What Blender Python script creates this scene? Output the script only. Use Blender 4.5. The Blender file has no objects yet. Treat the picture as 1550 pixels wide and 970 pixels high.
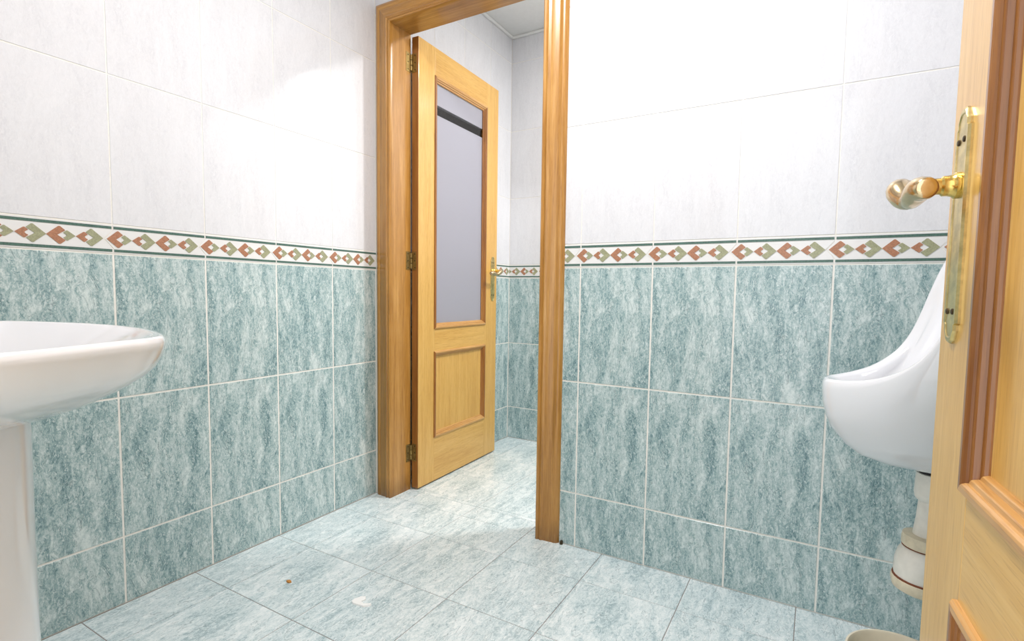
import bpy, bmesh, math, random
from mathutils import Vector, Matrix
random.seed(4)
scene = bpy.context.scene
COL = scene.collection

# ------------------------------------------------------------------ camera
FPX, YAW, PITCH, ROLL = 793.12, -0.5215, -0.0677, 0.0143
CAM = Vector((1.6825, -1.6884, 0.9038))
fw = Vector((math.cos(PITCH)*math.sin(YAW), math.cos(PITCH)*math.cos(YAW), math.sin(PITCH)))
r0 = fw.cross(Vector((0, 0, 1))).normalized()
u0 = r0.cross(fw)
rt = r0*math.cos(ROLL) + u0*math.sin(ROLL)
up = -r0*math.sin(ROLL) + u0*math.cos(ROLL)
cd = bpy.data.cameras.new('camera')
cam = bpy.data.objects.new('camera', cd)
COL.objects.link(cam)
cam.matrix_world = Matrix(((rt.x, up.x, -fw.x, CAM.x), (rt.y, up.y, -fw.y, CAM.y), (rt.z, up.z, -fw.z, CAM.z), (0, 0, 0, 1)))
cd.sensor_fit = 'HORIZONTAL'; cd.sensor_width = 36.0
cd.lens = FPX/1550*36.0
cd.shift_x = -6.415/1550; cd.shift_y = 12.19/1550
cd.clip_start = 0.01
scene.camera = cam

# ------------------------------------------------------------------ world, exposure
w = bpy.data.worlds.new('world'); scene.world = w; w.use_nodes = True
w.node_tree.nodes['Background'].inputs[0].default_value = (1, 1, 1, 1)
w.node_tree.nodes['Background'].inputs[1].default_value = 1.9
vs = scene.view_settings
vs.view_transform = 'Standard'; vs.look = 'None'; vs.gamma = 1; vs.use_curve_mapping = False
vs.exposure = 0.2
ROOM_W = 22.5      # watts of the lamp over the washroom
BEYOND_W = 26.0    # watts of the lamp in the room beyond the doorway

# ------------------------------------------------------------------ dimensions (metres)
XR, YF = 2.03, -1.68           # right wall, wall with the entrance
CEIL = 2.43
BX0, BX1, BY0, BY1 = 0.022, 2.25, 0.110, 1.105   # room beyond
ROWS = [0.0, 0.195, 0.595, 0.995, 1.075, 1.475, 1.875, 2.275, CEIL]
TW = 0.25

# ------------------------------------------------------------------ helpers
def srgb(r, g, b):
    f = lambda c: (c/255)/12.92 if c/255 <= 0.04045 else ((c/255+0.055)/1.055)**2.4
    return (f(r), f(g), f(b), 1)

def link(o, parent=None):
    COL.objects.link(o)
    if parent is not None: o.parent = parent
    return o

def new(name, me, mat=None, parent=None, loc=None, rotz=0, smooth=False):
    if isinstance(me, bmesh.types.BMesh):
        bm = me; bmesh.ops.recalc_face_normals(bm, faces=bm.faces[:])
        me = bpy.data.meshes.new(name); bm.to_mesh(me); bm.free()
    if mat is not None and not me.materials: me.materials.append(mat)
    if smooth:
        for p in me.polygons: p.use_smooth = True
        if smooth != True: me.set_sharp_from_angle(angle=math.radians(smooth))
    o = bpy.data.objects.new(name, me)
    if loc is not None: o.location = loc
    o.rotation_euler = (0, 0, rotz)
    return link(o, parent)

def empty(name, loc=(0, 0, 0), rotz=0, parent=None):
    o = bpy.data.objects.new(name, None); o.location = loc; o.rotation_euler = (0, 0, rotz)
    o.empty_display_size = 0.05
    return link(o, parent)

def tag(o, label=None, cat=None, group=None, kind=None):
    if label: o['label'] = label
    if cat: o['category'] = cat
    if group: o['group'] = group
    if kind: o['kind'] = kind
    return o

def box(bm, x0, x1, y0, y1, z0, z1, bev=0.0, seg=2):
    v = [bm.verts.new(c) for c in ((x0, y0, z0), (x1, y0, z0), (x1, y1, z0), (x0, y1, z0), (x0, y0, z1), (x1, y0, z1), (x1, y1, z1), (x0, y1, z1))]
    fs = [bm.faces.new([v[i] for i in q]) for q in ((0, 3, 2, 1), (4, 5, 6, 7), (0, 1, 5, 4), (1, 2, 6, 5), (2, 3, 7, 6), (3, 0, 4, 7))]
    if bev:
        es = list({e for f in fs for e in f.edges})
        bmesh.ops.bevel(bm, geom=es, offset=bev, segments=seg, affect='EDGES', profile=0.6)
    return bm

def B(*a, **k): return box(bmesh.new(), *a, **k)

def rings(bm, loops, cap0=True, cap1=True, closed=True):
    """skin a list of point loops"""
    vv = [[bm.verts.new(p) for p in l] for l in loops]
    n = len(vv[0])
    for a, b in zip(vv, vv[1:]):
        for i in range(n if closed else n-1):
            j = (i+1) % n
            bm.faces.new((a[i], a[j], b[j], b[i]))
    if cap0: bm.faces.new(vv[0][::-1])
    if cap1: bm.faces.new(vv[-1])
    return bm

def lathe(bm, prof, c=(0, 0, 0), axis=(0, 0, 1), n=24, cap0=True, cap1=True):
    ax = Vector(axis).normalized()
    a = ax.orthogonal().normalized(); b = ax.cross(a)
    c = Vector(c)
    loops = [[c + ax*h + (a*math.cos(2*math.pi*i/n) + b*math.sin(2*math.pi*i/n))*r for i in range(n)] for r, h in prof]
    return rings(bm, loops, cap0, cap1)

def tube(bm, pts, rad, n=14, squash=None):
    pts = [Vector(p) for p in pts]
    if not hasattr(rad, '__len__'): rad = [rad]*len(pts)
    loops = []
    t0 = (pts[1]-pts[0]).normalized(); a = t0.orthogonal().normalized()
    for i, p in enumerate(pts):
        t = (pts[min(i+1, len(pts)-1)]-pts[max(i-1, 0)]).normalized()
        a = (a - t*a.dot(t)).normalized(); b = t.cross(a)
        loops.append([p + (a*math.cos(2*math.pi*k/n) + b*math.sin(2*math.pi*k/n))*rad[i] for k in range(n)])
    return rings(bm, loops)

def catmull(pts, sub, closed=False):
    P = [Vector(p) for p in pts]; n = len(P); out = []
    for i in range(n if closed else n-1):
        g = (lambda k: P[k % n]) if closed else (lambda k: P[min(max(k, 0), n-1)])
        a, b, c, d = g(i-1), g(i), g(i+1), g(i+2)
        for s in range(sub):
            t = s/sub
            out.append(0.5*((2*b)+(c-a)*t+(2*a-5*b+4*c-d)*t*t+(3*b-a-3*c+d)*t**3))
    if not closed: out.append(P[-1].copy())
    return out

def prism(bm, poly, o0, o1, put):
    """extrude a 2-D polygon between two heights; put maps (u, v, o) to a point"""
    a = [bm.verts.new(put(u, v, o0)) for u, v in poly]
    b = [bm.verts.new(put(u, v, o1)) for u, v in poly]
    n = len(poly)
    f = [bm.faces.new(a), bm.faces.new(b[::-1])]
    for i in range(n): bm.faces.new((a[i], a[(i+1) % n], b[(i+1) % n], b[i]))
    bm.normal_update()
    bmesh.ops.triangulate(bm, faces=f)
    return bm

# ------------------------------------------------------------------ materials
def mat_base(name):
    m = bpy.data.materials.new(name); m.use_nodes = True
    nt = m.node_tree
    return m, nt, nt.nodes, nt.links, nt.nodes['Principled BSDF']

def ramp(N, stops, interp='LINEAR'):
    r = N.new('ShaderNodeValToRGB'); e = r.color_ramp.elements
    r.color_ramp.interpolation = interp
    e[0].position, e[0].color = stops[0]
    e[1].position, e[1].color = stops[-1]
    for p, c in stops[1:-1]:
        x = e.new(p); x.color = c
    return r

def coords(N, L, scale, loc=(0, 0, 0), rot=(0, 0, 0), space='Object'):
    tc = N.new('ShaderNodeTexCoord'); mp = N.new('ShaderNodeMapping')
    mp.inputs['Scale'].default_value = scale; mp.inputs['Location'].default_value = loc
    mp.inputs['Rotation'].default_value = rot
    L.new(tc.outputs[space], mp.inputs['Vector'])
    return mp

def noise(N, L, vec, scale, detail=4, rough=0.6, dist=0.0):
    n = N.new('ShaderNodeTexNoise')
    n.inputs['Scale'].default_value = scale; n.inputs['Detail'].default_value = detail
    n.inputs['Roughness'].default_value = rough; n.inputs['Distortion'].default_value = dist
    L.new(vec.outputs[0], n.inputs['Vector'])
    return n

def mixc(N, L, mode, fac, a, b):
    m = N.new('ShaderNodeMix'); m.data_type = 'RGBA'; m.blend_type = mode
    for s, v in ((m.inputs[0], fac), (m.inputs[6], a), (m.inputs[7], b)):
        if hasattr(v, 'default_value') or hasattr(v, 'links'): L.new(v, s)
        else: s.default_value = v
    return m.outputs[2]

def marble(name, seed, streak, dark, mid, light, rough=0.2, contrast=1.0, veins=0.75):
    """mottled glazed stone print; streak = 'z' for walls, 'y' for the floor"""
    m, nt, N, L, P = mat_base(name)
    def vec(a, b):   # a across the streaks, b along them
        s = (a, a, b) if streak == 'z' else (a, b, a)
        return coords(N, L, s, (seed*3.1, seed*1.7, seed*2.3))
    big = noise(N, L, vec(20, 4.6), 1.0, 3, 0.55, 0.9)
    midn = noise(N, L, vec(58, 23), 1.0, 5, 0.72, 1.6)
    fine = noise(N, L, vec(240, 150), 1.0, 3, 0.8, 0.8)
    vein = noise(N, L, vec(15, 4.0), 1.0, 4, 0.6, 1.9)
    add = N.new('ShaderNodeMath'); add.operation = 'MULTIPLY_ADD'; add.inputs[1].default_value = 0.30
    L.new(big.outputs[0], add.inputs[0])
    a2 = N.new('ShaderNodeMath'); a2.operation = 'MULTIPLY'; a2.inputs[1].default_value = 0.40
    L.new(midn.outputs[0], a2.inputs[0]); L.new(a2.outputs[0], add.inputs[2])
    a3 = N.new('ShaderNodeMath'); a3.operation = 'MULTIPLY_ADD'; a3.inputs[1].default_value = 0.30
    L.new(fine.outputs[0], a3.inputs[0]); L.new(add.outputs[0], a3.inputs[2])
    h = 0.105/contrast
    r = ramp(N, [(0.5-h, dark), (0.5-0.02, mid), (0.5+h, light)])
    L.new(a3.outputs[0], r.inputs[0])
    # hair-thin darker veins and light flecks
    vr = ramp(N, [(0.488, (0, 0, 0, 1)), (0.499, (1, 1, 1, 1)), (0.510, (0, 0, 0, 1))])
    L.new(vein.outputs[0], vr.inputs[0])
    vm = N.new('ShaderNodeMath'); vm.operation = 'MULTIPLY'; vm.inputs[1].default_value = veins
    L.new(vr.outputs[0], vm.inputs[0])
    gate = ramp(N, [(0.42, (0, 0, 0, 1)), (0.50, (1, 1, 1, 1))]); L.new(midn.outputs[0], gate.inputs[0])
    vm2 = N.new('ShaderNodeMath'); vm2.operation = 'MULTIPLY'
    L.new(vm.outputs[0], vm2.inputs[0]); L.new(gate.outputs[0], vm2.inputs[1])
    c = mixc(N, L, 'MIX', vm2.outputs[0], r.outputs[0], tuple(v*.72 for v in dark[:3])+(1,))
    fl = noise(N, L, vec(95, 45), 1.0, 3, 0.6, 2.6)
    fr = ramp(N, [(0.57, (0, 0, 0, 1)), (0.65, (0.75, 0.75, 0.75, 1))]); L.new(fl.outputs[0], fr.inputs[0])
    c = mixc(N, L, 'MIX', fr.outputs[0], c, light)
    L.new(c, P.inputs['Base Color'])
    P.inputs['Roughness'].default_value = rough
    P.inputs['Specular IOR Level'].default_value = 0.45
    return m

TEAL = (srgb(97, 128, 133), srgb(153, 177, 178), srgb(213, 223, 221))
M = {}
M['teal'] = [marble('teal_glazed_tile_%d' % i, i*1.37+0.4, 'z', *TEAL) for i in range(3)]
M['floor_tile'] = [marble('pale_teal_floor_tile_%d' % i, i*2.11+5, 'y', srgb(146, 170, 176), srgb(199, 213, 215), srgb(236, 241, 241), 0.28, 1.05) for i in range(3)]
M['white'] = [marble('white_glazed_tile_%d' % i, i*1.9+9, 'z', srgb(210, 210, 214), srgb(219, 219, 222), srgb(225, 225, 228), 0.14, 0.8, 0.12) for i in range(2)]

def plain(name, col, rough=0.4, metal=0.0, mottling=0.0, scale=40, coat=0.0):
    m, nt, N, L, P = mat_base(name)
    if mottling:
        v = coords(N, L, (1, 1, 1)); n = noise(N, L, v, scale, 4)
        r = ramp(N, [(0.3, tuple(c*(1-mottling) for c in col[:3])+(1,)), (0.7, tuple(min(1, c*(1+mottling)) for c in col[:3])+(1,))])
        L.new(n.outputs[0], r.inputs[0]); L.new(r.outputs[0], P.inputs['Base Color'])
    else: P.inputs['Base Color'].default_value = col
    P.inputs['Roughness'].default_value = rough; P.inputs['Metallic'].default_value = metal
    P.inputs['Coat Weight'].default_value = coat; P.inputs['Coat Roughness'].default_value = 0.08
    return m

M['grout'] = plain('wall_grout', srgb(234, 231, 224), 0.8, mottling=0.05, scale=90)
M['floor_grout'] = plain('floor_grout', srgb(150, 142, 138), 0.9, mottling=0.25, scale=30)
M['plaster'] = plain('white_ceiling_plaster', srgb(226, 226, 224), 0.9, mottling=0.02)
M['ceramic'] = plain('white_sanitary_ceramic', srgb(222, 223, 226), 0.08, coat=0.5)
M['border_white'] = plain('border_white_glaze', srgb(228, 227, 226), 0.18)
M['orange'] = plain('border_terracotta', srgb(170, 120, 92), 0.3, mottling=0.22, scale=260)
M['khaki'] = plain('border_khaki_green', srgb(156, 157, 126), 0.3, mottling=0.2, scale=260)
M['band'] = plain('border_dark_green', srgb(78, 108, 98), 0.3, mottling=0.3, scale=200)
M['brass'] = plain('polished_brass', srgb(222, 190, 110), 0.22, 1.0, mottling=0.12, scale=60)
M['brass_dull'] = plain('worn_brass', srgb(210, 190, 132), 0.30, 1.0, mottling=0.25, scale=70)
M['silver_brass'] = plain('rubbed_brass_lever', srgb(214, 190, 150), 0.2, 1.0, mottling=0.15, scale=80)
M['hinge'] = plain('old_hinge_brass', srgb(156, 134, 86), 0.5, 1.0, mottling=0.25, scale=70)
M['screw'] = plain('dark_screw_head', srgb(70, 58, 40), 0.5, 0.6)
M['pvc'] = plain('white_drain_plastic', srgb(222, 219, 210), 0.35, mottling=0.06, scale=50)
M['pvc_old'] = plain('yellowed_drain_plastic', srgb(212, 201, 176), 0.4, mottling=0.12, scale=60)
M['rust'] = plain('rusty_seal_line', srgb(110, 58, 30), 0.7, mottling=0.3, scale=120)
M['rubber'] = plain('black_rubber', srgb(28, 24, 24), 0.6)
M['beige'] = plain('cream_plastic', srgb(222, 212, 190), 0.35, mottling=0.03)
M['paper'] = plain('white_tissue', srgb(240, 240, 238), 0.95)
M['crumb'] = plain('orange_crumb', srgb(190, 130, 60), 0.8)
M['lampglass'] = plain('white_lamp_body', srgb(235, 235, 230), 0.4)

def wood(name, axis, dark, mid, light, rough=0.3, coat=0.35, grime=False):
    m, nt, N, L, P = mat_base(name)
    def vec(a, b, s=0): return coords(N, L, {'z': (a, a, b), 'x': (b, a, a), 'y': (a, b, a)}[axis], (s, s*.7, s*.3))
    oi = N.new('ShaderNodeObjectInfo')
    def shifted(v):
        add = N.new('ShaderNodeVectorMath'); add.operation = 'ADD'
        sc = N.new('ShaderNodeVectorMath'); sc.operation = 'SCALE'; sc.inputs[0].default_value = (7, 5, 9)
        L.new(oi.outputs['Random'], sc.inputs['Scale']); L.new(v.outputs[0], add.inputs[0]); L.new(sc.outputs[0], add.inputs[1])
        return add
    broad = noise(N, L, shifted(vec(26, 1.6)), 1.0, 3, 0.5, 0.9)
    grain = noise(N, L, shifted(vec(170, 6)), 1.0, 4, 0.65, 0.4)
    pore = noise(N, L, shifted(vec(520, 22)), 1.0, 2, 0.6, 0.0)
    a = N.new('ShaderNodeMath'); a.operation = 'MULTIPLY_ADD'; a.inputs[1].default_value = 0.5
    b = N.new('ShaderNodeMath'); b.operation = 'MULTIPLY'; b.inputs[1].default_value = 0.5
    L.new(grain.outputs[0], b.inputs[0]); L.new(broad.outputs[0], a.inputs[0]); L.new(b.outputs[0], a.inputs[2])
    r = ramp(N, [(0.34, dark), (0.5, mid), (0.66, light)]); L.new(a.outputs[0], r.inputs[0])
    pr = ramp(N, [(0.34, (0.72, 0.62, 0.5, 1)), (0.46, (1, 1, 1, 1))]); L.new(pore.outputs[0], pr.inputs[0])
    c = mixc(N, L, 'MULTIPLY', 0.55, r.outputs[0], pr.outputs[0])
    if grime:   # scuffed dirty feet of the frame
        tc = N.new('ShaderNodeTexCoord'); sx = N.new('ShaderNodeSeparateXYZ'); L.new(tc.outputs['Object'], sx.inputs[0])
        mr = N.new('ShaderNodeMapRange'); mr.inputs[1].default_value = 0.0; mr.inputs[2].default_value = 0.09
        mr.inputs[3].default_value = 1.0; mr.inputs[4].default_value = 0.0
        L.new(sx.outputs['Z'], mr.inputs[0])
        gn = noise(N, L, vec(60, 14, 3), 1.0, 4, 0.7); mu = N.new('ShaderNodeMath'); mu.operation = 'MULTIPLY'
        L.new(mr.outputs[0], mu.inputs[0]); L.new(gn.outputs[0], mu.inputs[1])
        c = mixc(N, L, 'MIX', mu.outputs[0], c, srgb(74, 44, 18))
    L.new(c, P.inputs['Base Color'])
    P.inputs['Roughness'].default_value = rough
    P.inputs['Coat Weight'].default_value = coat; P.inputs['Coat Roughness'].default_value = 0.12
    return m

OAK_D = (srgb(152, 104, 40), srgb(178, 127, 58), srgb(198, 150, 82))
OAK_L = (srgb(203, 154, 74), srgb(214, 168, 88), srgb(222, 179, 102))
OAK_M = (srgb(122, 74, 30), srgb(146, 94, 40), srgb(168, 116, 58))
M['frame_v'] = wood('honey_oak_frame_upright', 'z', *OAK_D, grime=True)
M['frame_h'] = wood('honey_oak_frame_head', 'x', *OAK_D)
M['door_v'] = wood('light_oak_upright_grain', 'z', *OAK_L)
M['door_h'] = wood('light_oak_level_grain', 'x', *OAK_L)
M['mould_v'] = wood('oak_moulding_upright_shaded', 'z', *OAK_M)  # door oak darkened: shade on the upright mouldings put into the colour
M['mould_h'] = wood('oak_moulding_level', 'x', srgb(178, 128, 66), srgb(200, 150, 86), srgb(216, 170, 108))
M['door_edge'] = wood('brown_oak_door_edge', 'z', *OAK_M)

def frosted():
    m, nt, N, L, P = mat_base('frosted_glass')
    N.remove(P); out = N['Material Output']
    d = N.new('ShaderNodeBsdfDiffuse'); d.inputs[0].default_value = srgb(194, 193, 203)
    t = N.new('ShaderNodeBsdfTranslucent'); t.inputs[0].default_value = srgb(215, 215, 222)
    g = N.new('ShaderNodeBsdfGlossy'); g.inputs['Roughness'].default_value = 0.35
    a = N.new('ShaderNodeMixShader'); a.inputs[0].default_value = 0.42
    b = N.new('ShaderNodeMixShader'); b.inputs[0].default_value = 0.05
    L.new(d.outputs[0], a.inputs[1]); L.new(t.outputs[0], a.inputs[2]); L.new(a.outputs[0], b.inputs[1]); L.new(g.outputs[0], b.inputs[2])
    L.new(b.outputs[0], out.inputs[0])
    return m
M['frosted'] = frosted()
def clear_glass():
    m, nt, N, L, P = mat_base('clear_glass')
    N.remove(P); out = N['Material Output']
    t = N.new('ShaderNodeBsdfTransparent'); t.inputs[0].default_value = (0.95, 0.96, 0.95, 1)
    g = N.new('ShaderNodeBsdfGlossy'); g.inputs['Roughness'].default_value = 0.02
    f = N.new('ShaderNodeFresnel'); f.inputs[0].default_value = 1.5
    a = N.new('ShaderNodeMixShader')
    L.new(f.outputs[0], a.inputs[0]); L.new(t.outputs[0], a.inputs[1]); L.new(g.outputs[0], a.inputs[2]); L.new(a.outputs[0], out.inputs[0])
    return m
M['clear'] = clear_glass()
def lit(name, col, s):
    m, nt, N, L, P = mat_base(name)
    P.inputs['Base Color'].default_value = col; P.inputs['Emission Color'].default_value = col; P.inputs['Emission Strength'].default_value = s
    return m

# ------------------------------------------------------------------ the shell
T = 0.0012     # tiles stand proud of their grout bed by this much
def structure(name, bm, mat, label, cat):
    return tag(new(name, bm, mat), label, cat, kind='structure')

bm = B(-0.12, -T, YF-0.11, 0.10, 0, CEIL)
wall_left = structure('wall_left', bm, M['grout'], 'tiled wall with teal marbled dado, white tiles above and diamond border, beside the sink', 'wall')
# wall with the doorway (opening 0.06..0.86, up to 2.05 behind the frame)
bm = bmesh.new()
box(bm, -T, 0.06, T, BY0-T, 0, CEIL); box(bm, 0.86, BX1, T, BY0-T, 0, CEIL); box(bm, 0.06, 0.86, T, BY0-T, 2.05, CEIL)
wall_back = structure('wall_back', bm, M['grout'], 'tiled wall with the doorway, teal marbled tiles below and white tiles above', 'wall')
bm = B(XR+T, XR+0.12, YF-0.11, T, 0, CEIL)
wall_right = structure('wall_right', bm, M['grout'], 'tiled wall carrying the urinal', 'wall')
DX0, DX1 = 1.10, 1.895
bm = bmesh.new()
box(bm, -T, DX0, YF-0.11, YF-T, 0, CEIL); box(bm, DX1, XR+T, YF-0.11, YF-T, 0, CEIL); box(bm, DX0, DX1, YF-0.11, YF-T, 2.05, CEIL)
wall_front = structure('wall_front', bm, M['grout'], 'tiled wall behind the sink with the entrance opening', 'wall')
bm = B(BX0-0.14, BX0-T, 0.10, BY1+0.1, 0, CEIL)
wall_bl = structure('wall_beyond_left', bm, M['grout'], 'tiled wall behind the open glazed door in the room beyond', 'wall')
bm = B(BX0-T, BX1, BY1+T, BY1+0.1, 0, CEIL)
wall_bb = structure('wall_beyond_back', bm, M['grout'], 'tiled wall closing the room beyond the doorway', 'wall')
bm = B(BX1, BX1+0.1, BY0-0.11, BY1+0.1, 0, CEIL)
structure('wall_beyond_right', bm, M['plaster'], 'plain white end wall of the room beyond the doorway', 'wall')
bm = B(-0.12, BX1+0.1, YF-0.11, BY1+0.1, CEIL, CEIL+0.08)
structure('ceiling', bm, M['plaster'], 'plain white plaster ceiling', 'ceiling')
floor = structure('floor', B(-0.12, BX1+0.1, YF-1.1, BY1+0.1, -0.06, -0.0015), M['floor_grout'], 'floor of pale teal marbled square tiles with thin joints', 'floor')
bm = bmesh.new()
for (x0, x1, y0, y1) in ((BX0, BX1, BY1-0.016, BY1), (BX0, BX0+0.016, BY0, BY1), (BX0, BX1, BY0, BY0+0.016)):
    box(bm, x0, x1, y0, y1, CEIL-0.016, CEIL, 0.006)
structure('trim_3', bm, M['plaster'], 'thin white cove strip under the ceiling of the room beyond', 'trim')

# ------------------------------------------------------------------ tiles
TILE_CACHE = {}
def tile_mesh(u0, u1, z0, z1, mat, g=0.0027, c=0.0007, d=0.009):
    key = tuple(round(v, 4) for v in (u0, u1, z0, z1)) + (mat.name,)
    if key in TILE_CACHE: return TILE_CACHE[key]
    a0, a1, b0, b1 = u0+g, u1-g, z0+g, z1-g
    V = []
    for (e, y) in ((0, d), (0, c), (c, 0)):
        V += [(a0+e, y, b0+e), (a1-e, y, b0+e), (a1-e, y, b1-e), (a0+e, y, b1-e)]
    Fc = [(8, 9, 10, 11)]
    for k in (0, 4):
        for i in range(4): Fc.append((k+i, k+(i+1) % 4, k+4+(i+1) % 4, k+4+i))
    me = bpy.data.meshes.new('wall_tile'); me.from_pydata(V, [], Fc); me.materials.append(mat)
    TILE_CACHE[key] = me
    return me

P_D = 0.0605/0.064
BIG = [(0, 0), (.0265, .0225), (.030, .0225), (.0405, .0135), (.0405, .0120), (.0232, 0), (.0405, -.0120), (.0405, -.0135), (.030, -.0225), (.0265, -.0225)]
SML = [(.0635, 0), (.046, .0128), (.0435, .0128), (.0370, .0070), (.0370, .0055), (.041, .0035), (.0440, 0), (.041, -.0035), (.0370, -.0055), (.0370, -.0070), (.0435, -.0128), (.046, -.0128)]
def put_wall(u, v, o): return (u, -o, v)
def cut(bm, lo, hi):
    for co, no in ((lo, (-1, 0, 0)), (hi, (1, 0, 0))):
        geom = bm.verts[:]+bm.edges[:]+bm.faces[:]
        r = bmesh.ops.bisect_plane(bm, geom=geom, dist=1e-6, plane_co=(co, 0, 0), plane_no=no, clear_outer=True)
        ed = [e for e in r['geom_cut'] if isinstance(e, bmesh.types.BMEdge)]
        if ed: bmesh.ops.holes_fill(bm, edges=ed)
    return len(bm.verts) > 3
BORDER_CACHE = {}
def border_parts(lo, hi):
    """meshes of one border tile, trimmed to lo..hi (None = uncut)"""
    key = (None if lo is None else round(lo, 4), None if hi is None else round(hi, 4))
    if key in BORDER_CACHE: return BORDER_CACHE[key]
    L0, H = -1.0 if lo is None else lo, 1.0 if hi is None else hi
    g, n = 0.0014, 0.0205
    out = []
    poly = [(g, .0018), (TW-g, .0018), (TW-g, .0155), (TW-n-g, .040), (TW-g, .0645), (TW-g, .0782), (g, .0782), (g, .0645), (-n+g, .040), (g, .0155)]
    items = [('border_tile', M['border_white'], [(poly, -0.009, 0.0)])]
    b = TW-g-.001
    items.append(('green_band', M['band'], [([(g+.001, .0055), (b, .0055), (b, .0125), (g+.001, .0125)], -.002, .0010)]))
    items.append(('green_band', M['band'], [([(g+.001, .0675), (b, .0675), (b, .0745), (g+.001, .0745)], -.002, .0010)]))
    for k in range(4):
        x0 = -0.0145 + 0.0605*k
        f = lambda p: [(x0+u*P_D, .040+v) for u, v in p]
        mir = lambda p: [(x0+(.064-u)*P_D, .040+v) for u, v in p][::-1]
        if k % 2 == 0:
            items += [('orange_chevron', M['orange'], [(f(BIG), -.002, .0012)]), ('green_heart', M['khaki'], [(f(SML), -.002, .0012)])]
        else:
            items += [('orange_heart', M['orange'], [(mir(SML), -.002, .0012)]), ('green_chevron', M['khaki'], [(mir(BIG), -.002, .0012)])]
    for nm, mt, prs in items:
        bm = bmesh.new()
        for poly_, o0, o1 in prs: prism(bm, poly_, o0, o1, put_wall)
        if lo is not None or hi is not None:
            if not cut(bm, L0, H) or len(bm.faces) < 2:
                bm.free(); continue
        bmesh.ops.recalc_face_normals(bm, faces=bm.faces[:])
        me = bpy.data.meshes.new(nm); bm.to_mesh(me); bm.free(); me.materials.append(mt)
        out.append((nm, me))
    BORDER_CACHE[key] = out
    return out

def wall_tiles(parent, origin, rotz, uref, umin, umax, holes=()):
    """tile a wall; u runs along the wall, local -y faces the room"""
    ca, sa = math.cos(rotz), math.sin(rotz)
    def place(u, z): return (origin[0]+u*ca, origin[1]+u*sa, z)
    k = math.floor((umin-uref)/TW)
    while uref+k*TW < umax-1e-6:
        c0 = uref+k*TW
        lo, hi = max(umin, c0)-c0, min(umax, c0+TW)-c0
        for ri in range(len(ROWS)-1):
            z0, z1 = ROWS[ri], ROWS[ri+1]
            segs = [(lo, hi, z0, z1)]
            for (h0, h1, hz) in holes:
                ns = []
                for (a, b, p, q) in segs:
                    A, Bq = h0-c0, h1-c0
                    if b <= A or a >= Bq or p >= hz: ns.append((a, b, p, q)); continue
                    if a < A-1e-4: ns.append((a, A, p, q))
                    if b > Bq+1e-4: ns.append((Bq, b, p, q))
                    if q > hz: ns.append((max(a, A), min(b, Bq), hz, q))
                segs = ns
            for (a, b, p, q) in segs:
                if b-a < 0.008 or q-p < 0.008: continue
                if ri == 3:
                    full = a < 1e-4 and b > TW-1e-4
                    ps = border_parts(None if a < 1e-4 and c0 > umin+0.02 else a, None if b > TW-1e-4 else b)
                    root = None
                    for nm, me in ps:
                        if root is None:
                            root = new(nm, me, None, parent, place(c0, z0), rotz)
                        else: new(nm, me, None, root)
                    continue
                if ri < 3: mt = M['teal'][(0, 1, 0)[ri] if (k*7+ri*3) % 4 else 2]; off = z0 if ri else z0-0.205
                else: mt = M['white'][(k+ri) % 2]; off = z0
                if ri == 0: me = tile_mesh(a, b, 0.205+p, 0.205+q, mt); zz = -0.205
                else: me = tile_mesh(a, b, p-z0, q-z0, mt, 0.0027 if ri < 3 else 0.0016); zz = z0
                new('wall_tile', me, None, parent, place(c0, zz), rotz)
        k += 1

H90 = math.pi/2
wall_tiles(wall_left, (0, 0, 0), H90, -0.9855, YF, 0.0)
wall_tiles(wall_back, (0, 0, 0), 0, 0.9654, 0.0, XR, holes=((0.0, 0.88, 2.07),))
wall_tiles(wall_right, (XR, 0, 0), -H90, 0.0, 0.0, -YF)
wall_tiles(wall_front, (XR, YF, 0), math.pi, 0.0, 0.0, XR, holes=((XR-1.905, XR-1.09, 2.07),))
wall_tiles(wall_bl, (BX0, 0, 0), H90, 0.872, BY0, BY1)
wall_tiles(wall_bb, (0, BY1, 0), 0, -0.006, BX0, BX1)
wall_tiles(wall_back, (BX1, BY0, 0), math.pi, 0.0, 0.0, BX1-BX0, holes=((BX1-0.88, BX1-0.04, 2.07),))

# floor tiles, one grid running on through the doorway
FS, FX, FY = 0.299, 0.172, -0.4934
FLOOR_CACHE = {}
def floor_tile(x0, x1, y0, y1, mt):
    key = (round(x0, 4), round(x1, 4), round(y0, 4), round(y1, 4), mt.name)
    if key in FLOOR_CACHE: return FLOOR_CACHE[key]
    g, c = 0.0011, 0.0008
    V = []
    for e, z in ((0, -0.009), (0, -c), (c, 0)):
        V += [(x0+g+e, y0+g+e, z), (x1-g-e, y0+g+e, z), (x1-g-e, y1-g-e, z), (x0+g+e, y1-g-e, z)]
    Fc = [(8, 9, 10, 11)]
    for k in (0, 4):
        for i in range(4): Fc.append((k+i, k+(i+1) % 4, k+4+(i+1) % 4, k+4+i))
    me = bpy.data.meshes.new('floor_tile'); me.from_pydata(V, [], Fc); me.materials.append(mt)
    FLOOR_CACHE[key] = me
    return me
def floor_area(ax0, ax1, ay0, ay1):
    for i in range(-2, 9):
        for j in range(-9, 8):
            x0, y0 = FX+i*FS, FY+j*FS
            a0, a1, b0, b1 = max(ax0, x0), min(ax1, x0+FS), max(ay0, y0), min(ay1, y0+FS)
            if a1-a0 < 0.01 or b1-b0 < 0.01: continue
            me = floor_tile(a0-x0, a1-x0, b0-y0, b1-y0, M['floor_tile'][(i*5+j*3) % 3])
            o = new('floor_tile', me, None, floor, (x0, y0, 0))
floor_area(0.0, XR, YF-1.0, 0.0)
floor_area(0.04, XR, 0.0, BY0+0.02)
floor_area(BX0, BX1, BY0+0.02, BY1)

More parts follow.
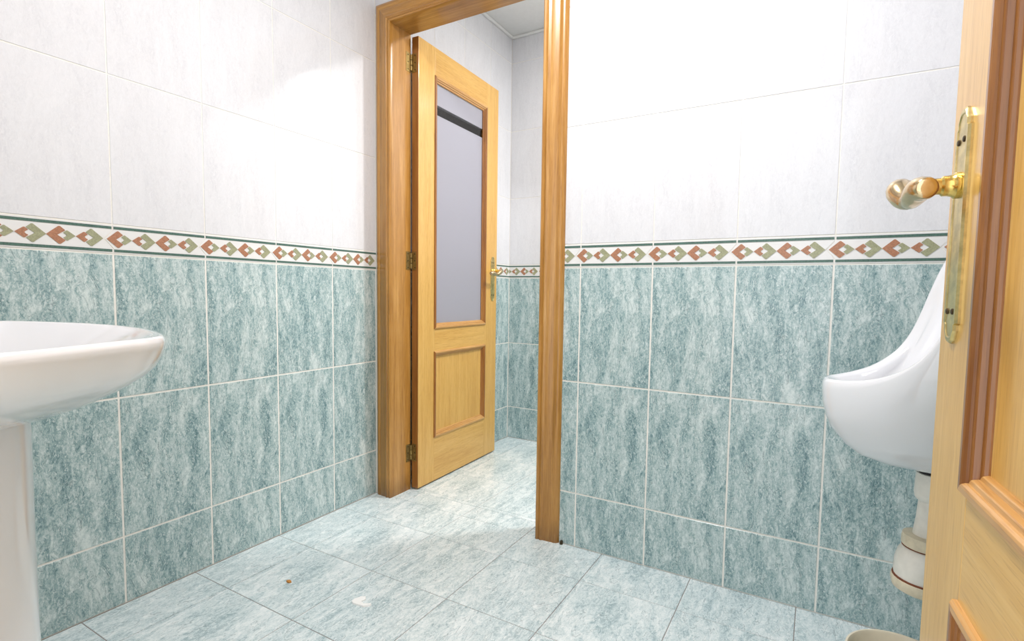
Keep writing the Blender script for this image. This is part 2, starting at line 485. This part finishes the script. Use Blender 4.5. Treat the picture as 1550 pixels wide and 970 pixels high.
# ------------------------------------------------------------------ door frames
CAS = [(0, -0.003), (0, .016), (.0025, .0195), (.007, .0205), (.0105, .0185), (.013, .0165), (.016, .0175), (.019, .0205), (.024, .0205), (.028, .0175), (.031, .0160),
       (.058, .0150), (.061, .0130), (.064, .0130), (.067, .0145), (.076, .0140), (.083, .0105), (.089, .0045), (.090, .0), (.090, -.003)]
def casing(root, x0, x1, zt, yface, out):
    """three mitred casing boards round an opening; out = -1 faces -y, +1 faces +y"""
    def pt(side, t, o, end):
        y = yface + out*o
        if side == 'L': return (x0-t, y, 0 if end == 0 else zt+t)
        if side == 'R': return (x1+t, y, 0 if end == 0 else zt+t)
        return ((x0-t) if end == 0 else (x1+t), y, zt+t)
    for side in 'LRT':
        bm = bmesh.new()
        rings(bm, [[pt(side, t, o, e) for t, o in CAS] for e in (0, 1)])
        new('casing', bm, M['frame_h'] if side == 'T' else M['frame_v'], root, smooth=40)
def frame(name, x0, x1, zt, ya, yb, label):
    """jambs between the wall faces ya (towards -y) and yb, with casings on both"""
    root = tag(empty(name), label, 'door frame', kind='structure')
    new('jamb', B(x0-0.035, x0, ya+0.0028, yb+0.006, 0, zt, 0), M['frame_v'], root)
    new('jamb', B(x1, x1+0.035, ya+0.0028, yb+0.006, 0, zt, 0), M['frame_v'], root)
    new('head_jamb', B(x0-0.035, x1+0.035, ya+0.0028, yb+0.006, zt, zt+0.035, 0), M['frame_h'], root)
    casing(root, x0, x1, zt, ya, -1)
    return root
trim_1 = frame('trim_1', 0.100, 0.815, 2.012, 0.0, 0.106, 'honey oak door frame with fluted casing around the doorway in the tiled wall')
trim_2 = tag(empty('trim_2'), 'honey oak frame of the entrance in the wall behind the sink', 'door frame', kind='structure')
new('jamb', B(1.10, 1.135, YF-0.11, YF-0.0028, 0, 2.012, 0), M['frame_v'], trim_2)
new('jamb', B(1.86, 1.895, YF-0.11, YF-0.0028, 0, 2.012, 0), M['frame_v'], trim_2)
new('head_jamb', B(1.10, 1.895, YF-0.11, YF-0.0028, 2.012, 2.047, 0), M['frame_h'], trim_2)
casing(trim_2, 1.135, 1.860, 2.012, YF, 1)

# ------------------------------------------------------------------ doors
MLD = [(-.0045, -.002), (-.0045, .0040), (-.0015, .0068), (.0040, .0070), (.0062, .0062), (.0080, .0038), (.0083, .0015), (.0122, .0011), (.0132, .0002), (.0145, -.0028), (.0148, -.0046), (.0187, -.0050), (.0197, -.0059), (.0210, -.0085), (.0213, -.0125)]
def door(name, hinge, d, sg, width, glazed, label, hinges_z, dz=0.0):
    """local x runs from the hinge edge to the free edge; sg*y points out of the face in view"""
    th = 0.035
    root = tag(empty(name, (hinge[0], hinge[1], 0), math.atan2(d[1], d[0])), label, 'door', kind='structure')
    def Y(o): return sg*o
    def bx(s0, s1, o0, o1, z0, z1, bev=0.0012):
        a, b = sorted((Y(o0), Y(o1)))
        return B(s0, s1, a, b, z0, z1, bev)
    sl, sr = 0.120, width-0.122
    zb, z1a, z1b, z2a, z2b, zt = 0.008, 0.221, 0.621+dz, 0.736+dz, 1.875, 2.002
    new('stile', bx(0.0015, sl, 0, -th, zb, zt), M['door_v'], root)
    new('stile', bx(sr, width, 0, -th, zb, zt), M['door_v'], root)
    new('edge_band', bx(0, 0.0016, -0.0006, -th+0.0006, zb, zt, 0), M['door_edge'], root)
    for a, b in ((zb, z1a), (z1b, z2a), (z2b, zt)):
        new('rail', bx(sl, sr, 0, -th, a, b, 0.0006), M['door_h'], root)
    # panels
    new('panel', bx(sl-.004, sr+.004, -.010, -.025, z1a-.004, z1b+.004, 0), M['door_v'], root)
    if glazed:
        za, zc, zd, ze = z2a-.004, 1.716, 1.761, z2b+.004
        for nm, p, q, mt in (('frosted_pane', za, zc, 'frosted'), ('clear_glass_strip', zc, zd, 'clear'), ('frosted_pane', zd, ze, 'frosted')):
            new(nm, bx(sl-.004, sr+.004, -.014, -.019, p, q, 0), M[mt], root)
    else:
        new('panel', bx(sl-.004, sr+.004, -.010, -.025, z2a-.004, z2b+.004, 0), M['door_v'], root)
    # mouldings round both openings, on both faces
    for (za, zc) in ((z1a, z1b), (z2a, z2b)):
        for face in (0, 1):
            for side in range(4):
                def pt(t, o, e):
                    oo = o if face == 0 else -th-o
                    a, b, lo, hi = sl+t, sr-t, za+t, zc-t
                    c = [(a, lo), (b, lo), (b, hi), (a, hi)][(side+e) % 4]
                    return (c[0], Y(oo), c[1])
                bm = rings(bmesh.new(), [[pt(t, o, e) for t, o in MLD] for e in (0, 1)])
                new('moulding', bm, M['mould_h'] if side in (0, 2) else M['mould_v'], root, smooth=18)
    # handle set on both faces
    sc, z0, zA, zB = width-0.046, 1.022, 0.857, 1.101
    for face in (0, 1):
        O = (lambda o: Y(o)) if face == 0 else (lambda o: Y(-th-o))
        put = lambda u, v, o: (sc+u, O(o), v)
        hw = 0.021
        def outline(k, e):
            w_ = hw-e; p = []
            tops = [(w_, zB-.030+0), (w_, zB-.022), (w_*.80, zB-.020), (w_*.80, zB-.014), (w_*.60, zB-.010), (w_*.45, zB-.004-e*.5), (w_*.2, zB-.0005-e), (0, zB-e)]
            p += tops + [(-u, v) for u, v in tops[:-1][::-1]]
            bots = [(-u, zA+(zB-v)) for u, v in tops]
            p += bots + [(-u, v) for u, v in bots[:-1][::-1]]
            return p
        bm = bmesh.new()
        lo = [[put(u, v, o) for u, v in outline(0, e)] for e, o in ((0, 0), (0, .0022), (.0022, .0045), (.006, .0045), (.0075, .0036))]
        rings(bm, lo)
        plate = new('handle_plate', bm, M['brass_dull'], root, smooth=30)
        for (u, v) in ((-.009, zB-.034), (.009, zB-.034), (-.009, zA+.034), (.009, zA+.034)):
            bm = lathe(bmesh.new(), [(.0032, -.002), (.0032, .0012), (.002, .0018)], put(u, v, .0036), (0, O(1)-O(0), 0), 10)
            new('screw', bm, M['screw'], plate)
        ax = O(1)-O(0)
        bm = lathe(bmesh.new(), [(.0135, 0), (.0135, .004), (.0115, .006), (.0105, .010), (.0105, .014), (.0085, .016), (.0080, .040), (.0085, .048)], put(0, z0, .0036), (0, ax, 0), 20)
        new('handle_neck', bm, M['brass'], root, smooth=35)
        path = catmull([(0, .048, .000), (-.004, .054, -.001), (-.014, .057, -.006), (-.030, .055, -.016), (-.046, .053, -.020), (-.062, .053, -.018), (-.078, .052, -.015), (-.090, .050, -.016), (-.096, .049, -.017)], 5)
        n = len(path)
        rad = [(.0088+.0030*math.sin(math.pi*min(1, i/(n*.45)))) if i < n*.45 else (.0078+.0036*math.sin(math.pi*min(1.0, max(0, (i-n*.45)/(n*.56))))) for i in range(n)]
        rad[-1] *= .55; rad[0] *= .7
        bm = tube(bmesh.new(), [put(p.x, z0+p.z, p.y) for p in path], rad, 16)
        new('lever', bm, M['silver_brass'], root, smooth=60)
    for hz in hinges_z:
        bm = bmesh.new()
        o = -th-0.001; px = -0.004
        for (a, b) in ((-.034, -.0115), (-.011, .0115), (.012, .034)):
            lathe(bm, [(.003, a), (.0056, a+.0015), (.0056, b-.0015), (.003, b)], (px, Y(o), hz), (0, 0, 1), 12)
        a, b = sorted((Y(o), Y(-.010)))
        box(bm, -0.0016, 0.0, a, b, hz-.040, hz+.040)                       # plate let into the leaf edge
        kn = new('hinge', bm, M['hinge'], root, smooth=40)
        for dz in (-.030, 0.0, .030):
            bm = lathe(bmesh.new(), [(.0028, 0), (.0028, .0010), (.0015, .0015)], (-.0016, Y(-.017), hz+dz), (-1, 0, 0), 8)
            new('screw', bm, M['screw'], kn)
    return root

H1, F1 = Vector((0.139, 0.1175)), Vector((0.120, 0.8015))
d1 = (F1-H1).normalized()
door_1 = door('door_1', H1, d1, -1, (F1-H1).length, True, 'open oak door with frosted glass pane and brass handle in the far doorway', (1.893, 1.040, 0.172))
# jamb-side hinge plates of that door
for hz in (1.893, 1.040, 0.172):
    hp = new('hinge_plate', B(0.1000, 0.1014, 0.082, 0.112, hz-.040, hz+.040), M['hinge'], trim_1)
    for dz in (-.030, 0.0, .030):
        new('screw', lathe(bmesh.new(), [(.0028, 0), (.0028, .001), (.0015, .0015)], (0.1014, 0.094, hz+dz), (1, 0, 0), 8), M['screw'], hp)
ang = 0.0652
d2 = Vector((-math.sin(ang), math.cos(ang)))
E2 = Vector((1.8044, -0.9342)); WID2 = 0.715
door_2 = door('door_2', E2-d2*WID2, d2, 1, WID2, False, 'open panelled oak entrance door with a worn brass lever handle', (1.893, 1.040, 0.172), -0.011)

# ------------------------------------------------------------------ sink
SX, SZ, SY = 0.82, 0.850, -1.50
half = [(0, -1.322), (.085, -1.330), (.165, -1.350), (.222, -1.373), (.249, -1.400), (.262, -1.430), (.282, -1.475), (.302, -1.525), (.312, -1.58), (.315, -1.64), (.312, YF+.001)]
outl = [(SX+u, v) for u, v in half] + [(SX-u, v) for u, v in half[::-1][:-1]]
def densify(pts, sub):
    n = len(half)
    a = catmull([(x, y, 0) for x, y in pts[:n]], sub)
    b = catmull([(x, y, 0) for x, y in pts[n:]] + [(pts[0][0], pts[0][1], 0)], sub)
    back = [a[-1].lerp(b[0], t/8) for t in range(1, 8)]
    return a + back + b[:-1]
loop = densify(outl, 5)
def sl_(s, z, cy=SY):
    out = []
    for p in loop:
        y = cy+(p.y-cy)*s
        out.append((SX+(p.x-SX)*s, y, z))
    return out
sink = tag(empty('pedestal_sink', (SX, SY, 0)), 'white ceramic pedestal sink with a bowed front, standing beside the entrance', 'sink')
off = Vector((SX, SY, 0))
bm = bmesh.new()
prof = [(.20, .735), (.34, .745), (.50, .757), (.66, .771), (.80, .788), (.90, .803), (.955, .815), (.985, .828), (.997, .837), (1.0, .843), (.994, .848), (.982, .850),
        (.966, .8498), (.950, .8490), (.930, .8470), (.88, .8410), (.80, .8320), (.70, .8190), (.58, .8030), (.40, .7880), (.15, .7830)]
rings(bm, [[Vector(p)-off for p in sl_(s, z)] for s, z in prof])
new('basin', bm, M['ceramic'], sink, smooth=True)
bm = bmesh.new()
def ped(hw, yf, z):
    pts = []
    for i in range(25):
        a = math.pi*i/24
        pts.append(Vector((hw*math.cos(a), yf-hw*.85+hw*.85*math.sin(a), z)))
    yb = YF+0.012-SY
    return pts + [Vector((-hw*.8, yb, z)), Vector((hw*.8, yb, z))]
yf0 = 0.069
rings(bm, [ped(.112, yf0+.012, 0), ped(.112, yf0+.012, .03), ped(.104, yf0+.004, .10), ped(.098, yf0, .30), ped(.098, yf0, .60), ped(.100, yf0+.001, .730), ped(.099, yf0, .749)])
new('pedestal', bm, M['ceramic'], sink, smooth=50)
bm = lathe(bmesh.new(), [(.022, .7825), (.022, .785), (.016, .7855)], (0, 0, 0), (0, 0, 1), 20)
new('drain_ring', bm, M['brass_dull'], sink)

# ------------------------------------------------------------------ urinal on the right wall
UY = -0.42
rim = [(1.6995, 0.0, .735), (1.7035, .026, .7355), (1.720, .050, .7375), (1.750, .079, .743), (1.785, .103, .755), (1.815, .124, .774), (1.840, .138, .798), (1.860, .146, .830),
       (1.876, .150, .872), (1.889, .151, .915), (1.903, .148, .960), (1.920, .138, 1.005), (1.940, .116, 1.048), (1.957, .082, 1.076), (1.967, .042, 1.089), (1.970, 0.0, 1.092)]
rimL = catmull(rim, 3)
full = [Vector((p.x, p.y, p.z)) for p in rimL] + [Vector((p.x, -p.y, p.z)) for p in rimL[1:-1][::-1]]
n = len(full)
def wallpt(p, k):
    t = k/(len(rimL)-1) if k < len(rimL) else (n-k)/(len(rimL)-1)
    a = math.pi*t
    return Vector((XR-0.001, math.copysign(.165*math.sin(a)**.7 if math.sin(a) > 0 else 0, p.y if p.y else 1), .835-.263*math.cos(a)))
TAB = [(-.004, .03), (-.006, .12), (.0, .28), (.02, .46), (.05, .60), (.13, .79), (.21, .90), (.35, .975), (.56, 1.0), (1.0, 1.0)]
loops = []
# inside of the bowl
inner = []
for s in (1.0, .86, .72, .58, .44, .30, .16, .02):
    L_ = []
    for p in full:
        t = (p.z-.735)/(1.092-.735)
        R = Vector((p.x+.020*(1-t)+.004*t, p.y*(1-.13), p.z-.002-.012*t))
        K = Vector((1.765*(1-t)+2.00*t, p.y*.78, .650*(1-t)+1.02*t))
        D = Vector((1.925+.01*t, p.y*.06, .665+.02*t))
        q = 1-s
        L_.append(R*(s*s)+K*(2*s*q)+D*(q*q))
    inner.append(L_)
loops += inner[::-1]
# rounded rim
for f_, dz in ((.68, .0022), (.38, .0034), (.12, .0020)):
    L_ = []
    for p in full:
        t = (p.z-.735)/(1.092-.735)
        R = Vector((p.x+.020*(1-t)+.004*t, p.y*(1-.13), p.z-.002-.012*t))
        L_.append(p.lerp(R, f_)+Vector((-.0015*t, 0, dz*(1-t))))
    loops.append(L_)
for a, b in TAB:
    L_ = []
    for k, p in enumerate(full):
        W = wallpt(p, k)
        L_.append(Vector((p.x+(W.x-p.x)*a, p.y+(W.y-p.y)*(b*.5+a*.5), p.z+(W.z-p.z)*b)))
    loops.append(L_)
ur = tag(empty('urinal', (XR, UY, 0.835)), 'white ceramic wall urinal with a pointed lip, half hidden behind the entrance door', 'urinal')
o_ = Vector((XR, 0, .835))
bm = rings(bmesh.new(), [[v-o_ for v in l] for l in loops])
new('bowl', bm, M['ceramic'], ur, smooth=True)
bm = lathe(bmesh.new(), [(.019, 0), (.019, .003), (.012, .005)], (1.927-XR, 0, .664-.835), (0, 0, 1), 18)
new('strainer', bm, M['brass_dull'], ur)
bm = lathe(bmesh.new(), [(.020, 0), (.020, .02), (.014, .026), (.011, .10), (.011, .16)], (-.035, 0, .252), (0, 0, 1), 18)
new('inlet_pipe', bm, M['pvc'], ur, smooth=40)

trap = tag(empty('drain_trap', (1.888, UY, 0.33)), 'old white plastic drain trap hanging under the urinal', 'drain pipe')
tilt = (-0.03, 0, -1)
ax = Vector(tilt).normalized()
top = Vector((1.8905-1.888, 0, .566-.33))
def tl(nm, prof, mt):
    return new(nm, lathe(bmesh.new(), prof, top, tilt, 28), M[mt], trap, smooth=40)
tl('rubber_seal', [(.020, -.004), (.022, -.003), (.022, .004), (.019, .006)], 'rubber')
tl('collar', [(.020, .000), (.0255, .001), (.0262, .010), (.0262, .042), (.0245, .050), (.019, .056)], 'pvc')
tl('pipe', [(.0178, .050), (.0190, .090), (.0235, .140)], 'pvc')
tl('clamp_ring', [(.030, .124), (.0375, .126), (.0385, .132), (.0385, .146), (.036, .149), (.030, .150)], 'pvc_old')
tl('bottle', [(.028, .146), (.036, .150), (.043, .164), (.0465, .180), (.0470, .205), (.0450, .214)], 'pvc')
tl('bottom_cap', [(.045, .213), (.0495, .214), (.0500, .224), (.0470, .234), (.036, .240)], 'pvc_old')
tl('rust_line', [(.0440, .2100), (.0482, .2110), (.0482, .2142), (.0440, .2150)], 'rust')
tl('rust_line', [(.0345, .1478), (.0372, .1482), (.0376, .1500), (.0350, .1506)], 'rust')
bm = tube(bmesh.new(), [(.040, 0, .085), (.075, 0, .087), (XR-1.888-.001, 0, .088)], .017, 18)
new('outlet_pipe', bm, M['pvc'], trap, smooth=50)

# ------------------------------------------------------------------ small things on the floor
bk = tag(empty('bucket', (1.858, -0.468, 0)), 'round cream plastic bucket on the floor under the urinal', 'bucket')
bm = lathe(bmesh.new(), [(.070, .0), (.074, .002), (.092, .194), (.0965, .196), (.0975, .200), (.0965, .2035), (.093, .204), (.0905, .200), (.0725, .006), (.05, .005)], (0, 0, 0), (0, 0, 1), 48)
new('pail', bm, M['beige'], bk, smooth=45)

def scrap(name, pts, h, mat, loc, label, cat):
    """a small torn, slightly lifted piece lying on the tiles"""
    bm = bmesh.new(); rnd = random.Random(len(pts))
    lo = [bm.verts.new((x, y, 0.0002)) for x, y in pts]
    hi = [bm.verts.new((x*.96, y*.96, h*(.5+.5*rnd.random()))) for x, y in pts]
    n = len(pts)
    f = [bm.faces.new(lo[::-1]), bm.faces.new(hi)]
    for i in range(n): bm.faces.new((lo[i], lo[(i+1) % n], hi[(i+1) % n], hi[i]))
    bm.normal_update()
    bmesh.ops.triangulate(bm, faces=f)
    return tag(new(name, bm, mat, None, loc), label, cat)
scrap('paper_scrap', [(-0.026, 0.000), (-0.018, 0.018), (-0.005, 0.026), (0.005, 0.016), (0.000, 0.003), (0.016, -0.003), (0.034, 0.010), (0.039, 0.003), (0.026, -0.013), (0.005, -0.016), (-0.013, -0.018), (-0.023, -0.013)],
      .005, M['paper'], (0.569, -0.637, 0), 'torn white paper scrap lying on the floor tiles', 'paper')
scrap('floor_crumb', [(-.008, -.003), (-.004, .004), (.003, .006), (.009, .003), (.007, -.003), (.000, -.005)],
      .006, M['crumb'], (0.301, -0.676, 0), 'small orange crumb lying on a floor tile', 'debris')
scrap('dirt_clump', [(-.004, -.006), (-.005, .004), (.002, .006), (.006, .000), (.003, -.006)],
      .014, M['screw'], (0.917, -0.007, 0), 'dark dirt clump at the foot of the tiled wall beside the frame', 'debris')

# ------------------------------------------------------------------ lamps (above the frame)
def ceiling_lamp(loc, r, watts, col, label, colr):
    root = tag(empty('ceiling_lamp', loc), label, 'lamp')
    new('base', lathe(bmesh.new(), [(r*.55, 0), (r*.55, -.018), (r*.5, -.020)], (0, 0, 0), (0, 0, 1), 32), M['lampglass'], root, smooth=40)
    new('shade', lathe(bmesh.new(), [(r*.7, -.020), (r*.98, -.028), (r, -.036), (r*.9, -.048), (r*.55, -.058), (r*.1, -.061)], (0, 0, 0), (0, 0, 1), 40), lit('lit_lamp_shade', col, 3.0), root, smooth=40)
    ld = bpy.data.lights.new('lamp_light', 'AREA'); ld.shape = 'DISK'; ld.size = r*2; ld.energy = watts; ld.color = colr
    lo = bpy.data.objects.new('lamp_light', ld); lo.location = (0, 0, -.064); link(lo, root)
    return root
ceiling_lamp((1.12, -0.78, CEIL), 0.16, ROOM_W, (1, .97, .93, 1), 'round flush ceiling lamp over the washroom', (.99, .985, 1))
ceiling_lamp((1.30, 0.58, CEIL), 0.08, BEYOND_W, (1, .97, .93, 1), 'small round ceiling lamp in the room beyond the doorway', (1, .985, .965))

wl = tag(empty('wall_lamp', (1.13, YF, 2.165)), 'small brass wall spot lamp above the entrance casing', 'lamp')
new('mount', lathe(bmesh.new(), [(.028, 0), (.028, .008), (.020, .012)], (0, 0, 0), (0, 1, 0), 20), M['brass'], wl, smooth=40)
new('arm', tube(bmesh.new(), [(0, .010, 0), (0, .040, -.002), (0, .054, -.016)], .005, 10), M['brass'], wl, smooth=40)
new('bulb', lathe(bmesh.new(), [(.006, .012), (.016, .004), (.020, -.010), (.016, -.024), (.004, -.030)], (0, .060, -.034), (0, 0, 1), 18), lit('lit_spot_bulb', (1, .95, .86, 1), 40.0), wl, smooth=True)
